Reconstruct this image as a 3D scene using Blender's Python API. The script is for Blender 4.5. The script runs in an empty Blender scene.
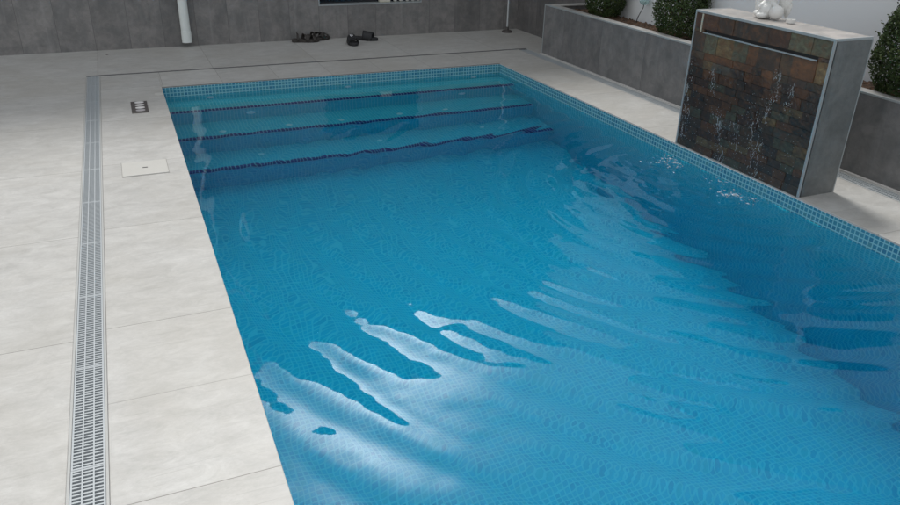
import bpy, bmesh, math, random
import numpy as np
from mathutils import Vector, Matrix, noise as mnoise

random.seed(7)
RNG = np.random.default_rng(11)
S = bpy.context.scene
C = S.collection
R = math.radians

# ------------------------------------------------------------------ camera
cam_d = bpy.data.cameras.new('camera')
cam = bpy.data.objects.new('camera', cam_d)
C.objects.link(cam)
YAW, PIT, ROL = 0.4134, 0.4557, 0.0236
fw = Vector((math.sin(YAW) * math.cos(PIT), math.cos(YAW) * math.cos(PIT), -math.sin(PIT)))
rt = Vector((math.cos(YAW), -math.sin(YAW), 0))
up = rt.cross(fw)
r2 = rt * math.cos(ROL) + up * math.sin(ROL)
u2 = -rt * math.sin(ROL) + up * math.cos(ROL)
M = Matrix((r2, u2, -fw)).transposed().to_4x4()
M.translation = Vector((-0.2181, -6.0816, 1.4152))
cam.matrix_world = M
cam_d.sensor_width = 36
cam_d.lens = 742.74 / 900 * 36
cam_d.clip_end = 2000
cam_d.clip_start = 0.05
S.camera = cam

# ------------------------------------------------------------------ light
SUN_EL, SUN_AZ = R(57), R(8)
GL_EL, GL_AZ = R(33.5), R(17)          # cloud patch brightened for the glare on the water         # azimuth measured from +Y towards +X
w = bpy.data.worlds.new('World')
S.world = w
w.use_nodes = True
wn, wl = w.node_tree.nodes, w.node_tree.links
wn.clear()
sky = wn.new('ShaderNodeTexSky')
sky.sky_type = 'NISHITA'
sky.sun_disc = False
sky.sun_elevation = SUN_EL
sky.sun_rotation = SUN_AZ
sky.air_density = 1.0
sky.dust_density = 2.0
tc = wn.new('ShaderNodeTexCoord')
nz = wn.new('ShaderNodeTexNoise')
nz.inputs['Scale'].default_value = 1.7
nz.inputs['Detail'].default_value = 6
nz.inputs['Roughness'].default_value = 0.6
mp = wn.new('ShaderNodeMapping')
mp.inputs['Scale'].default_value = (1, 1, 2.2)
mp.inputs['Location'].default_value = (3.1, 0.7, 0.4)
wl.new(tc.outputs['Generated'], mp.inputs['Vector'])
wl.new(mp.outputs['Vector'], nz.inputs['Vector'])
cr = wn.new('ShaderNodeValToRGB')
cr.color_ramp.elements[0].position = 0.36
cr.color_ramp.elements[0].color = (0.35, 0.35, 0.35, 1)
cr.color_ramp.elements[1].position = 0.62
wl.new(nz.outputs['Fac'], cr.inputs['Fac'])
# bright lobe added to the clouds, apart from the sun, for the water glare
dot = wn.new('ShaderNodeVectorMath'); dot.operation = 'DOT_PRODUCT'
dot.inputs[1].default_value = (math.sin(GL_AZ) * math.cos(GL_EL), math.cos(GL_AZ) * math.cos(GL_EL), math.sin(GL_EL))
wl.new(tc.outputs['Generated'], dot.inputs[0])
pw = wn.new('ShaderNodeMath'); pw.operation = 'POWER'; pw.inputs[1].default_value = 150
mx0 = wn.new('ShaderNodeMath'); mx0.operation = 'MAXIMUM'; mx0.inputs[1].default_value = 0
wl.new(dot.outputs['Value'], mx0.inputs[0]); wl.new(mx0.outputs[0], pw.inputs[0])
ml = wn.new('ShaderNodeMath'); ml.operation = 'MULTIPLY_ADD'
ml.inputs[1].default_value = 85.0; ml.inputs[2].default_value = 7.4
wl.new(pw.outputs[0], ml.inputs[0])
cloud = wn.new('ShaderNodeVectorMath'); cloud.operation = 'SCALE'
cloud.inputs[0].default_value = (0.985, 1.0, 0.995)
wl.new(ml.outputs[0], cloud.inputs['Scale'])
mixs = wn.new('ShaderNodeMix'); mixs.data_type = 'RGBA'
wl.new(cr.outputs['Color'], mixs.inputs['Factor'])
wl.new(sky.outputs['Color'], mixs.inputs['A'])
wl.new(cloud.outputs['Vector'], mixs.inputs['B'])
bg = wn.new('ShaderNodeBackground'); bg.inputs['Strength'].default_value = 0.10
wo = wn.new('ShaderNodeOutputWorld')
wl.new(mixs.outputs['Result'], bg.inputs['Color'])
wl.new(bg.outputs[0], wo.inputs['Surface'])

sd = bpy.data.lights.new('sun', 'SUN')
sd.energy = 1.85
sd.angle = R(14)
sd.color = (1.0, 0.98, 0.945)
sun = bpy.data.objects.new('sun', sd)
C.objects.link(sun)
sdir = Vector((math.sin(SUN_AZ) * math.cos(SUN_EL), math.cos(SUN_AZ) * math.cos(SUN_EL), math.sin(SUN_EL)))
sun.rotation_euler = sdir.to_track_quat('Z', 'Y').to_euler()
sun.location = (0, 0, 12)

S.view_settings.view_transform = 'Standard'
S.view_settings.look = 'None'
S.view_settings.exposure = 0.3
S.view_settings.gamma = 1
S.view_settings.use_curve_mapping = False
S.render.engine = 'CYCLES'
S.cycles.use_denoising = True
S.cycles.caustics_refractive = True
S.cycles.caustics_reflective = True
S.cycles.max_bounces = 12
S.cycles.transmission_bounces = 8
S.cycles.diffuse_bounces = 4
S.cycles.glossy_bounces = 4
S.cycles.sample_clamp_indirect = 25

# ------------------------------------------------------------------ material helpers
class NT:
    def __init__(self, name):
        self.m = bpy.data.materials.new(name)
        self.m.use_nodes = True
        self.n, self.l = self.m.node_tree.nodes, self.m.node_tree.links
        self.b = self.n['Principled BSDF']
        self.out = self.n['Material Output']
    def node(self, t, **kw):
        x = self.n.new(t)
        for k, v in kw.items():
            setattr(x, k, v)
        return x
    def put(self, x, sock):
        if isinstance(x, (int, float)):
            sock.default_value = x
        elif isinstance(x, (tuple, list)):
            sock.default_value = tuple(x) + ((1,) if len(x) == 3 and sock.type == 'RGBA' else ())
        else:
            self.l.new(x, sock)
    def math(self, op, a, b=None, c=None):
        x = self.node('ShaderNodeMath', operation=op)
        for i, v in enumerate((a, b, c)):
            if v is not None:
                self.put(v, x.inputs[i])
        return x.outputs[0]
    def mix(self, f, a, b, blend='MIX'):
        x = self.node('ShaderNodeMix', data_type='RGBA', blend_type=blend)
        self.put(f, x.inputs['Factor']); self.put(a, x.inputs['A']); self.put(b, x.inputs['B'])
        return x.outputs['Result']
    def coord(self, kind='Object'):
        return self.node('ShaderNodeTexCoord').outputs[kind]
    def mapping(self, v, scale=(1, 1, 1), loc=(0, 0, 0), rot=(0, 0, 0)):
        x = self.node('ShaderNodeMapping')
        self.l.new(v, x.inputs['Vector'])
        x.inputs['Scale'].default_value = scale; x.inputs['Location'].default_value = loc
        x.inputs['Rotation'].default_value = rot
        return x.outputs[0]
    def noise(self, v, scale, detail=4, rough=0.5, dist=0.0, out='Fac'):
        x = self.node('ShaderNodeTexNoise')
        self.l.new(v, x.inputs['Vector'])
        x.inputs['Scale'].default_value = scale; x.inputs['Detail'].default_value = detail
        x.inputs['Roughness'].default_value = rough; x.inputs['Distortion'].default_value = dist
        return x.outputs[out]
    def ramp(self, f, stops):
        x = self.node('ShaderNodeValToRGB')
        e = x.color_ramp.elements
        while len(e) < len(stops):
            e.new(0.5)
        for el, (p, c) in zip(e, stops):
            el.position = p
            el.color = (c, c, c, 1) if isinstance(c, (int, float)) else tuple(c) + (1,)
        self.l.new(f, x.inputs['Fac'])
        return x.outputs['Color']
    def sep(self, v):
        x = self.node('ShaderNodeSeparateXYZ'); self.l.new(v, x.inputs[0]); return x.outputs
    def comb(self, a, b, c=0.0):
        x = self.node('ShaderNodeCombineXYZ')
        for i, v in enumerate((a, b, c)):
            self.put(v, x.inputs[i])
        return x.outputs[0]
    def white(self, v, out='Value'):
        x = self.node('ShaderNodeTexWhiteNoise', noise_dimensions='3D'); self.l.new(v, x.inputs['Vector']); return x.outputs[out]
    def bump(self, h, strength=0.3, dist=0.002, normal=None):
        x = self.node('ShaderNodeBump')
        x.inputs['Strength'].default_value = strength; x.inputs['Distance'].default_value = dist
        self.l.new(h, x.inputs['Height'])
        if normal is not None:
            self.l.new(normal, x.inputs['Normal'])
        return x.outputs[0]
    def set(self, **kw):
        names = dict(color='Base Color', rough='Roughness', metal='Metallic', normal='Normal', trans='Transmission Weight',
                     ior='IOR', spec='Specular IOR Level', coat='Coat Weight', coat_rough='Coat Roughness', sub='Subsurface Weight', alpha='Alpha')
        for k, v in kw.items():
            self.put(v, self.b.inputs[names[k]])
        return self.m

def simple(name, col, rough=0.5, metal=0.0, var=0.12, scale=30):
    t = NT(name)
    n = t.noise(t.coord(), scale, 4, 0.6)
    c = t.mix(t.math('MULTIPLY', n, 1.0), tuple(x * (1 - var) for x in col), tuple(min(1, x * (1 + var)) for x in col))
    return t.set(color=c, rough=rough, metal=metal)

def grid_mask(t, u, pitch, off, width):
    """1 on the joint lines lying every `pitch` metres at `off`"""
    a = t.math('DIVIDE', t.math('SUBTRACT', u, off), pitch)
    f = t.math('FRACT', a)
    d = t.math('MINIMUM', f, t.math('SUBTRACT', 1.0, f))
    d = t.math('MULTIPLY', d, pitch)
    return t.math('LESS_THAN', d, width / 2), t.math('FLOOR', a)

def paving_mat(name, px, ox, py, oy, jointx=True, jw=0.0032, extra=None):
    t = NT(name)
    co = t.coord()
    s = t.sep(co)
    jy, iy = grid_mask(t, s[1], py, oy, jw)
    if jointx:
        jx, ix = grid_mask(t, s[0], px, ox, jw)
        j = t.math('MAXIMUM', jx, jy)
    else:
        j, ix = jy, iy
    if extra is not None:
        d = t.math('ABSOLUTE', t.math('SUBTRACT', s[1], extra))
        j = t.math('MAXIMUM', j, t.math('MULTIPLY', t.math('LESS_THAN', d, jw / 2), 0.6))
    rnd = t.white(t.comb(ix, iy, 3.0), 'Color')
    # every tile samples its own patch of stone figure
    sh = t.node('ShaderNodeVectorMath', operation='MULTIPLY_ADD')
    t.l.new(rnd, sh.inputs[0]); sh.inputs[1].default_value = (9, 9, 9); t.l.new(co, sh.inputs[2])
    v = sh.outputs[0]
    streak = t.noise(t.mapping(v, (1.8, 5, 1), rot=(0, 0, R(-14))), 1.6, 9, 0.7, 0.6)
    fine = t.noise(t.mapping(v, (6, 26, 1), rot=(0, 0, R(-7))), 3.0, 6, 0.7, 0.6)
    blotch = t.noise(v, 2.6, 5, 0.55, 0.3)
    grain = t.noise(t.mapping(v, (0.6, 1, 1)), 130, 4, 0.75)
    base = t.ramp(streak, [(0.3, (0.375, 0.368, 0.35)), (0.5, (0.475, 0.468, 0.45)), (0.7, (0.555, 0.548, 0.53))])
    base = t.mix(t.math('MULTIPLY', t.ramp(blotch, [(0.38, 1.0), (0.62, 0.0)]), 0.5), base, (0.42, 0.412, 0.385))
    vein = t.ramp(fine, [(0.46, 0.0), (0.5, 0.42), (0.54, 0.0)])
    base = t.mix(t.math('MULTIPLY', vein, t.ramp(blotch, [(0.42, 0.0), (0.6, 1.0)])), base, (0.33, 0.318, 0.29))
    mott = t.noise(t.mapping(v, (0.6, 1, 1), rot=(0, 0, R(-14))), 14, 8, 0.74, 0.6)
    base = t.mix(0.50, base, t.ramp(mott, [(0.3, (0.29, 0.28, 0.26)), (0.5, (0.465, 0.455, 0.43)), (0.70, (0.66, 0.65, 0.62))]))
    lines = t.noise(t.mapping(v, (1.1, 30, 1), rot=(0, 0, R(-12))), 2.0, 5, 0.6, 1.4)
    base = t.mix(t.math('MULTIPLY', t.ramp(lines, [(0.60, 0.0), (0.70, 0.55)]), 1.0), base, (0.31, 0.30, 0.28))
    base = t.mix(0.22, base, t.mix(grain, (0.2, 0.2, 0.19), (0.75, 0.75, 0.73)))
    dirt = t.noise(co, 0.9, 6, 0.7, 0.5)
    base = t.mix(t.math('MULTIPLY', t.ramp(dirt, [(0.42, 0.0), (0.68, 1.0)]), 0.45), base, (0.35, 0.325, 0.275))
    tone = t.math('MULTIPLY_ADD', t.sep(rnd)[0], 0.10, 0.93)
    mulv = t.node('ShaderNodeVectorMath', operation='SCALE')
    t.l.new(base, mulv.inputs[0]); t.l.new(tone, mulv.inputs['Scale'])
    base = t.mix(t.math('MULTIPLY', j, 0.95), mulv.outputs[0], (0.2, 0.19, 0.17))
    h = t.math('ADD', t.math('MULTIPLY', streak, 0.5), t.math('MULTIPLY', grain, 0.12))
    h = t.math('SUBTRACT', h, j)
    rough = t.math('MULTIPLY_ADD', blotch, 0.25, 0.36)
    return t.set(color=base, rough=rough, normal=t.bump(h, 0.35, 0.0015))

def cladding_mat(name, horiz, pitch, off, base_col, row=None, rough0=0.42):
    """large cement-look tiles on a wall. horiz = index of the horizontal axis"""
    t = NT(name)
    co = t.coord(); s = t.sep(co)
    u = s[horiz]
    j, iu = grid_mask(t, u, pitch, off, 0.003)
    rnd = t.white(t.comb(iu, 1.0, 7.0), 'Color')
    sh = t.node('ShaderNodeVectorMath', operation='MULTIPLY_ADD')
    t.l.new(rnd, sh.inputs[0]); sh.inputs[1].default_value = (7, 7, 7); t.l.new(co, sh.inputs[2])
    v = sh.outputs[0]
    vert = t.noise(t.mapping(v, (7, 7, 1.6)), 1.4, 7, 0.62, 0.8)
    bl = t.noise(v, 6.5, 7, 0.66, 0.5)
    gr = t.noise(v, 180, 2)
    k = base_col
    c = t.ramp(vert, [(0.3, tuple(x * 0.74 for x in k)), (0.52, tuple(x * 0.95 for x in k)), (0.72, tuple(x * 1.2 for x in k))])
    c = t.mix(t.math('MULTIPLY', t.ramp(bl, [(0.38, 0.0), (0.62, 1.0)]), 0.8), c, (k[0] * 1.6, k[1] * 1.53, k[2] * 1.49))
    b2 = t.noise(v, 19, 6, 0.7, 0.8)
    c = t.mix(t.math('MULTIPLY', t.ramp(b2, [(0.42, 0.0), (0.7, 1.0)]), 0.45), c, tuple(x * 0.6 for x in k))
    drip = t.noise(t.mapping(co, (16, 16, 0.5)), 1.0, 4, 0.6)
    c = t.mix(t.math('MULTIPLY', t.ramp(drip, [(0.56, 0.0), (0.72, 1.0)]), 0.30), c, tuple(x * 1.9 for x in k))
    c = t.mix(0.12, c, t.mix(gr, tuple(x * 0.5 for x in k), tuple(x * 1.7 for x in k)))
    tone = t.math('MULTIPLY_ADD', t.sep(rnd)[1], 0.36, 0.84)
    mv = t.node('ShaderNodeVectorMath', operation='SCALE')
    t.l.new(c, mv.inputs[0]); t.l.new(tone, mv.inputs['Scale'])
    if row:
        j2, _ = grid_mask(t, s[2], row[0], row[1], 0.003)
        j = t.math('MAXIMUM', j, j2)
    c = t.mix(t.math('MULTIPLY', j, 0.85), mv.outputs[0], tuple(x * 0.4 for x in k))
    h = t.math('SUBTRACT', t.math('ADD', t.math('MULTIPLY', vert, 0.6), t.math('MULTIPLY', gr, 0.15)), j)
    return t.set(color=c, rough=t.math('MULTIPLY_ADD', bl, 0.2, rough0), normal=t.bump(h, 0.3, 0.0015))

TP = 0.0262
def mosaic_mat(name, cols, grout, wet=False):
    t = NT(name)
    uv = t.node('ShaderNodeUVMap'); uv.uv_map = 'UVMap'
    s = t.sep(uv.outputs[0])
    jx, ix = grid_mask(t, s[0], TP, 0.0, 0.0062)
    jy, iy = grid_mask(t, s[1], TP, 0.0, 0.0062)
    j = t.math('MAXIMUM', jx, jy)
    r = t.white(t.comb(ix, iy, 5.0), 'Value')
    n = len(cols)
    x = t.node('ShaderNodeValToRGB')
    x.color_ramp.interpolation = 'CONSTANT'
    e = x.color_ramp.elements
    while len(e) < n:
        e.new(0.5)
    for i, (el, c) in enumerate(zip(e, cols)):
        el.position = i / n
        el.color = tuple(c) + (1,)
    t.l.new(r, x.inputs['Fac'])
    cloudy = t.noise(uv.outputs[0], 90, 3, 0.6)
    c = t.mix(t.math('MULTIPLY', cloudy, 0.35), x.outputs['Color'], tuple(min(1, q * 1.7) for q in cols[0]))
    c = t.mix(j, c, grout)
    rough = t.math('MULTIPLY_ADD', j, 0.55, 0.12)
    h = t.math('SUBTRACT', 1.0, j)
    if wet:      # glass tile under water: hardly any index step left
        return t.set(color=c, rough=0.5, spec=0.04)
    return t.set(color=c, rough=rough, normal=t.bump(h, 0.4, 0.0008))

# ------------------------------------------------------------------ mesh helpers
def box_uv(me):
    uvl = me.uv_layers.new(name='UVMap')
    for p in me.polygons:
        n = p.normal
        a = max(range(3), key=lambda i: abs(n[i]))
        ax = ((1, 2), (0, 2), (0, 1))[a]
        for li in p.loop_indices:
            co = me.vertices[me.loops[li].vertex_index].co
            uvl.data[li].uv = (co[ax[0]], co[ax[1]])

def tag(o, label=None, cat=None, group=None, kind=None):
    if label: o['label'] = label
    if cat: o['category'] = cat
    if group: o['group'] = group
    if kind: o['kind'] = kind
    return o

def obj(name, bm, mat, parent=None, smooth=False, uv=False, bevel=0.0, recalc=True):
    me = bpy.data.meshes.new(name)
    if recalc:
        bmesh.ops.recalc_face_normals(bm, faces=bm.faces)
    bm.to_mesh(me); bm.free()
    if smooth:
        me.polygons.foreach_set('use_smooth', [True] * len(me.polygons))
    if uv:
        box_uv(me)
    o = bpy.data.objects.new(name, me)
    C.objects.link(o)
    for m in (mat if isinstance(mat, (list, tuple)) else [mat]):
        me.materials.append(m)
    if parent:
        o.parent = parent
    if bevel:
        b = o.modifiers.new('bevel', 'BEVEL'); b.width = bevel; b.segments = 2; b.limit_method = 'ANGLE'; b.angle_limit = R(40)
    return o

def empty(name, loc=(0, 0, 0), rz=0.0):
    o = bpy.data.objects.new(name, None)
    C.objects.link(o); o.location = loc; o.rotation_euler = (0, 0, rz); o.empty_display_size = 0.1
    return o

def local(parent_loc, p):
    return (p[0] - parent_loc[0], p[1] - parent_loc[1], p[2] - parent_loc[2])

def bx(bm, x0, x1, y0, y1, z0, z1, mi=0):
    v = [bm.verts.new(p) for p in ((x0, y0, z0), (x1, y0, z0), (x1, y1, z0), (x0, y1, z0), (x0, y0, z1), (x1, y0, z1), (x1, y1, z1), (x0, y1, z1))]
    for f in ((0, 3, 2, 1), (4, 5, 6, 7), (0, 1, 5, 4), (1, 2, 6, 5), (2, 3, 7, 6), (3, 0, 4, 7)):
        fc = bm.faces.new([v[i] for i in f]); fc.material_index = mi
    return v

def quad(bm, *pts):
    return bm.faces.new([bm.verts.new(p) for p in pts])

def tube(bm, pts, r, seg=12, cap=True):
    pts = [Vector(p) for p in pts]
    rs = r if isinstance(r, (list, tuple)) else [r] * len(pts)
    rings = []
    for i, p in enumerate(pts):
        d = (pts[min(i + 1, len(pts) - 1)] - pts[max(i - 1, 0)]).normalized()
        a = d.cross(Vector((0, 0, 1)))
        if a.length < 1e-3: a = Vector((1, 0, 0))
        a.normalize(); b = d.cross(a)
        rings.append([bm.verts.new(p + (a * math.cos(2 * math.pi * k / seg) + b * math.sin(2 * math.pi * k / seg)) * rs[i]) for k in range(seg)])
    for A, B in zip(rings, rings[1:]):
        for k in range(seg):
            bm.faces.new((A[k], A[(k + 1) % seg], B[(k + 1) % seg], B[k]))
    if cap:
        bm.faces.new(rings[0]); bm.faces.new(list(reversed(rings[-1])))

def lathe(bm, prof, loc=(0, 0, 0), seg=24):
    rings = []
    for r, z in prof:
        rings.append([bm.verts.new((loc[0] + r * math.cos(2 * math.pi * k / seg), loc[1] + r * math.sin(2 * math.pi * k / seg), loc[2] + z)) for k in range(seg)])
    for A, B in zip(rings, rings[1:]):
        for k in range(seg):
            bm.faces.new((A[k], A[(k + 1) % seg], B[(k + 1) % seg], B[k]))
    bm.faces.new(rings[0]); bm.faces.new(list(reversed(rings[-1])))

def ell(bm, c, r, rot=(0, 0, 0), seg=20):
    from mathutils import Euler
    m = Matrix.Translation(c) @ Euler([R(a) for a in rot]).to_matrix().to_4x4() @ Matrix.Diagonal((r[0], r[1], r[2], 1))
    bmesh.ops.create_uvsphere(bm, u_segments=seg, v_segments=seg // 2, radius=1, matrix=m)

# ------------------------------------------------------------------ materials
W = 2.9              # pool width
YE = -6.35           # near end of the pool
XG0, XG1 = -0.533, -0.430      # left drain
GP = 0.907
m_cop = paving_mat('coping_stone', 5, 0, GP, -3.577, jointx=False, extra=-4.03)
m_copf = paving_mat('coping_stone_far', 0.4455, 0.012, 5, -20, jointx=True)
m_pave = paving_mat('paving_stone', 0.9, -0.45, 0.9, -3.62)
m_clad = cladding_mat('dark_cladding', 0, 0.30, -0.452, (0.172, 0.168, 0.165))
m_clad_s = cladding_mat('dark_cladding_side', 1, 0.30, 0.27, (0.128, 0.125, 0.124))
m_planter = cladding_mat('planter_cladding', 1, 0.60, -3.70, (0.118, 0.118, 0.118))
m_side = cladding_mat('fountain_cladding', 0, 3.0, 2.0, (0.235, 0.25, 0.25), rough0=0.35)
m_white = NT('white_render')
_n = m_white.noise(m_white.coord(), 2.0, 6, 0.6); _g = m_white.noise(m_white.coord(), 220, 3)
m_white = m_white.set(color=m_white.mix(_n, (0.84, 0.86, 0.865), (0.88, 0.89, 0.895)), rough=0.85, normal=m_white.bump(_g, 0.3, 0.001))
m_alu = simple('brushed_aluminium', (0.62, 0.65, 0.66), 0.38, 0.75, 0.08, 60)
m_trim = simple('pale_edge_trim', (0.40, 0.43, 0.435), 0.4, 0.2, 0.08, 60)
m_grate = simple('grey_plastic_grate', (0.41, 0.44, 0.455), 0.45, 0.0, 0.08, 40)
m_frame = simple('pale_grey_frame', (0.40, 0.405, 0.39), 0.5, 0.0, 0.06, 40)
m_dark = simple('dark_channel', (0.03, 0.032, 0.034), 0.8)
m_pvc = simple('white_pvc', (0.74, 0.78, 0.76), 0.35, 0.0, 0.06, 12)
m_lid = simple('white_plastic_lid', (0.53, 0.52, 0.485), 0.4, 0.0, 0.05, 20)
m_brown = simple('dark_bronze_metal', (0.095, 0.085, 0.08), 0.45, 0.3, 0.2, 40)
m_black = simple('black_rubber', (0.018, 0.018, 0.020), 0.6, 0, 0.3, 60)
m_brownfoam = simple('dark_brown_leather', (0.040, 0.034, 0.030), 0.65, 0, 0.3, 60)
m_whiteprint = simple('white_print', (0.75, 0.75, 0.77), 0.5, 0, 0.05)
m_grout_edge = simple('pool_edge_grout', (0.45, 0.41, 0.34), 0.8, 0, 0.2, 50)

m_mos = mosaic_mat('blue_mosaic', [(0.045, 0.21, 0.30), (0.055, 0.235, 0.32), (0.065, 0.25, 0.33), (0.035, 0.17, 0.28), (0.075, 0.25, 0.29), (0.04, 0.21, 0.32), (0.055, 0.24, 0.33)],
                   (0.24, 0.52, 0.58))
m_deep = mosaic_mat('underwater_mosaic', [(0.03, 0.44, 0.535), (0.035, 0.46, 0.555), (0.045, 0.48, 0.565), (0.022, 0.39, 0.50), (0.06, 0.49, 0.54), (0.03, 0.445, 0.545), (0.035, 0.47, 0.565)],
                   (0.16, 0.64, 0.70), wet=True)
m_navy = mosaic_mat('navy_mosaic', [(0.012, 0.018, 0.10), (0.018, 0.03, 0.13), (0.010, 0.014, 0.08)], (0.30, 0.48, 0.56))

# ------------------------------------------------------------------ SETTING: ground, paving, coping
bm = bmesh.new()
quad(bm, (-300, -300, -0.04), (XG0 - 0.02, -300, -0.04), (XG0 - 0.02, 300, -0.04), (-300, 300, -0.04))
quad(bm, (3.5, -300, -0.04), (300, -300, -0.04), (300, 300, -0.04), (3.5, 300, -0.04))
quad(bm, (XG0 - 0.02, -300, -0.04), (3.5, -300, -0.04), (3.5, YE - 0.3, -0.04), (XG0 - 0.02, YE - 0.3, -0.04))
quad(bm, (XG0 - 0.02, 0.7, -0.04), (3.5, 0.7, -0.04), (3.5, 300, -0.04), (XG0 - 0.02, 300, -0.04))
tag(obj('ground', bm, simple('bare_ground', (0.22, 0.2, 0.17), 0.9, 0, 0.25, 1.5)), kind='structure')

def slab(name, x0, x1, y0, y1, mat, z0=-0.009):
    bm = bmesh.new(); bx(bm, x0, x1, y0, y1, z0, 0.0)
    return tag(obj(name, bm, mat, bevel=0.0025), kind='structure')

PLANT_Y = 0.2685
YG0, YG1 = 0.525, 0.560        # back drain
XR0, XR1 = 3.365, 3.465        # drain along the planter
slab('pool_coping', XG1, 0.0, YE - 0.45, YG0, m_cop)
slab('pool_coping', 0.0, W, 0.0, YG0, m_copf)
slab('pool_coping', W, XR0, YE - 0.45, YG0, paving_mat('coping_stone_right', 5, 0, GP, -3.97, jointx=False))
slab('pool_coping', 0.0, W, YE - 0.45, YE, m_copf)
slab('paving', -7.0, XG0, -12.0, YG1, m_pave)
slab('paving', -7.0, 3.93, YG1, 1.70, paving_mat('paving_stone_far', 0.9, -0.447, 2.4, 0.3))
slab('paving', XG1, XR0, -12.0, YE - 0.45, m_pave)
slab('paving', XR1, 3.915, PLANT_Y, YG1, m_pave)

# ------------------------------------------------------------------ pool shell and steps
EDG = [(-0.30, -0.23), (-0.66, -0.545), (-1.00, -0.87)]
FZ0, FZ1 = -1.17, -1.62
def floor_z(y):
    return FZ0 + (FZ1 - FZ0) * min(1, max(0, (-1.0 - y) / 4.2))
bm = bmesh.new()
ys = [-1.0, -5.2, YE]
ZB, ZT0 = -0.0878, -0.0092        # waterline tiles, then the tiles below
ZT = ZB
bw = bmesh.new()
for x in (0.0, W):
    quad(bw, (x, 0, ZT0), (x, YE, ZT0), (x, YE, ZB), (x, 0, ZB))
for y in (0.0, YE):
    quad(bw, (0, y, ZT0), (W, y, ZT0), (W, y, ZB), (0, y, ZB))
tag(obj('waterline_tiles', bw, m_mos, uv=True, recalc=False), kind='structure')
# side walls
for x in (0.0, W):
    quad(bm, (x, 0, ZT), (x, -1, ZT), (x, -1, FZ0), (x, 0, FZ0))
    for a, b in zip(ys, ys[1:]):
        quad(bm, (x, a, ZT), (x, b, ZT), (x, b, floor_z(b)), (x, a, floor_z(a)))
quad(bm, (0, 0, ZT), (W, 0, ZT), (W, 0, FZ0), (0, 0, FZ0))
quad(bm, (0, YE, ZT), (W, YE, ZT), (W, YE, FZ1), (0, YE, FZ1))
for a, b in zip(ys, ys[1:]):
    quad(bm, (0, a, floor_z(a)), (W, a, floor_z(a)), (W, b, floor_z(b)), (0, b, floor_z(b)))
tag(obj('pool_shell', bm, m_deep, uv=True, recalc=False), kind='structure')
# mortar bed between tiles and coping underside (thin warm line under the coping nose)
steps = tag(empty('pool_steps', (W / 2, 0, FZ0)), kind='structure')
prev_y, prof = 0.0, []
bm = bmesh.new()
NZ = 0.031
for i, (y, z) in enumerate(EDG):
    zt_next = EDG[i + 1][1] if i < 2 else FZ0
    quad(bm, (0.001, prev_y, z), (W - 0.001, prev_y, z), (W - 0.001, y + NZ, z), (0.001, y + NZ, z))
    quad(bm, (0.001, y, z - 0.0435), (W - 0.001, y, z - 0.0435), (W - 0.001, y, zt_next), (0.001, y, zt_next))
    prev_y = y
for v in bm.verts:
    v.co -= Vector((W / 2, 0, FZ0))
o = obj('step', bm, m_deep, uv=True, parent=steps, recalc=False)
m_ngrout = simple('pale_grout', (0.30, 0.52, 0.62), 0.7)
m_ntile = simple('navy_glass_tile', (0.022, 0.035, 0.20), 0.3, 0, 0.4, 90)
for (y, z) in EDG:
    bm = bmesh.new()
    n = int(W / TP)
    bx(bm, 0.002 - W / 2, W / 2 - 0.002, y - 0.003, y + NZ, z - 0.044 - FZ0, z - 0.002 - FZ0)
    o = obj('nosing_grout', bm, m_ngrout, steps)
    bm = bmesh.new()
    for k in range(n):
        x0 = k * TP + 0.006
        j = random.uniform(-0.0007, 0.0007)
        bx(bm, x0 + 0.0025 - W / 2, x0 + TP - 0.0045 - W / 2, y - 0.0075 + j, y + NZ - 0.002 + j, z - 0.024 - FZ0, z + 0.003 - FZ0)
    obj('nosing_tiles', bm, m_ntile, steps, bevel=0.001)

# air jets on the steps
m_jet = simple('white_fitting', (0.80, 0.82, 0.82), 0.35)
def jet(loc, nrm, label, r=0.024):
    root = empty('air_jet', loc)
    if nrm == 'y':
        root.rotation_euler = (R(90), 0, 0)
    tag(root, label, 'air jet', 'white air jets on the pool steps')
    bm = bmesh.new(); lathe(bm, [(r, -0.004), (r, 0.003), (r * 0.8, 0.007), (r * 0.30, 0.0075), (r * 0.26, 0.004)], seg=20)
    obj('flange', bm, m_jet, root, smooth=False)
    bm = bmesh.new(); lathe(bm, [(r * 0.24, 0.004), (r * 0.24, 0.0065), (r * 0.12, 0.0085)], seg=14)
    obj('nozzle', bm, m_jet, root)
    return root
for x, l in ((0.35, 'white air jet at the left end of the wall above the top step'), (1.47, 'white air jet in the middle of the wall above the top step'),
             (2.64, 'white air jet at the right end of the wall above the top step')):
    jet((x, -0.001, -0.165), 'y', l, 0.028)
for x, l in ((0.604, 'white air jet in the riser under the top step, towards the left'), (2.393, 'white air jet in the riser under the top step, towards the right')):
    jet((x, -0.301, -0.39), 'y', l, 0.034)
for x, l in ((0.35, 'leftmost white air jet on the middle step'), (0.846, 'second white air jet from the left on the middle step'), (1.25, 'middle white air jet of the five on the middle step'),
             (1.738, 'fourth white air jet from the left on the middle step'), (2.139, 'rightmost white air jet on the middle step')):
    jet((x, -0.55, -0.544), 'z', l)
for x, l in ((0.576, 'leftmost white air jet on the lowest step'), (1.476, 'middle white air jet on the lowest step'), (2.367, 'rightmost white air jet on the lowest step')):
    jet((x, -0.80, -0.869), 'z', l)

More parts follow.
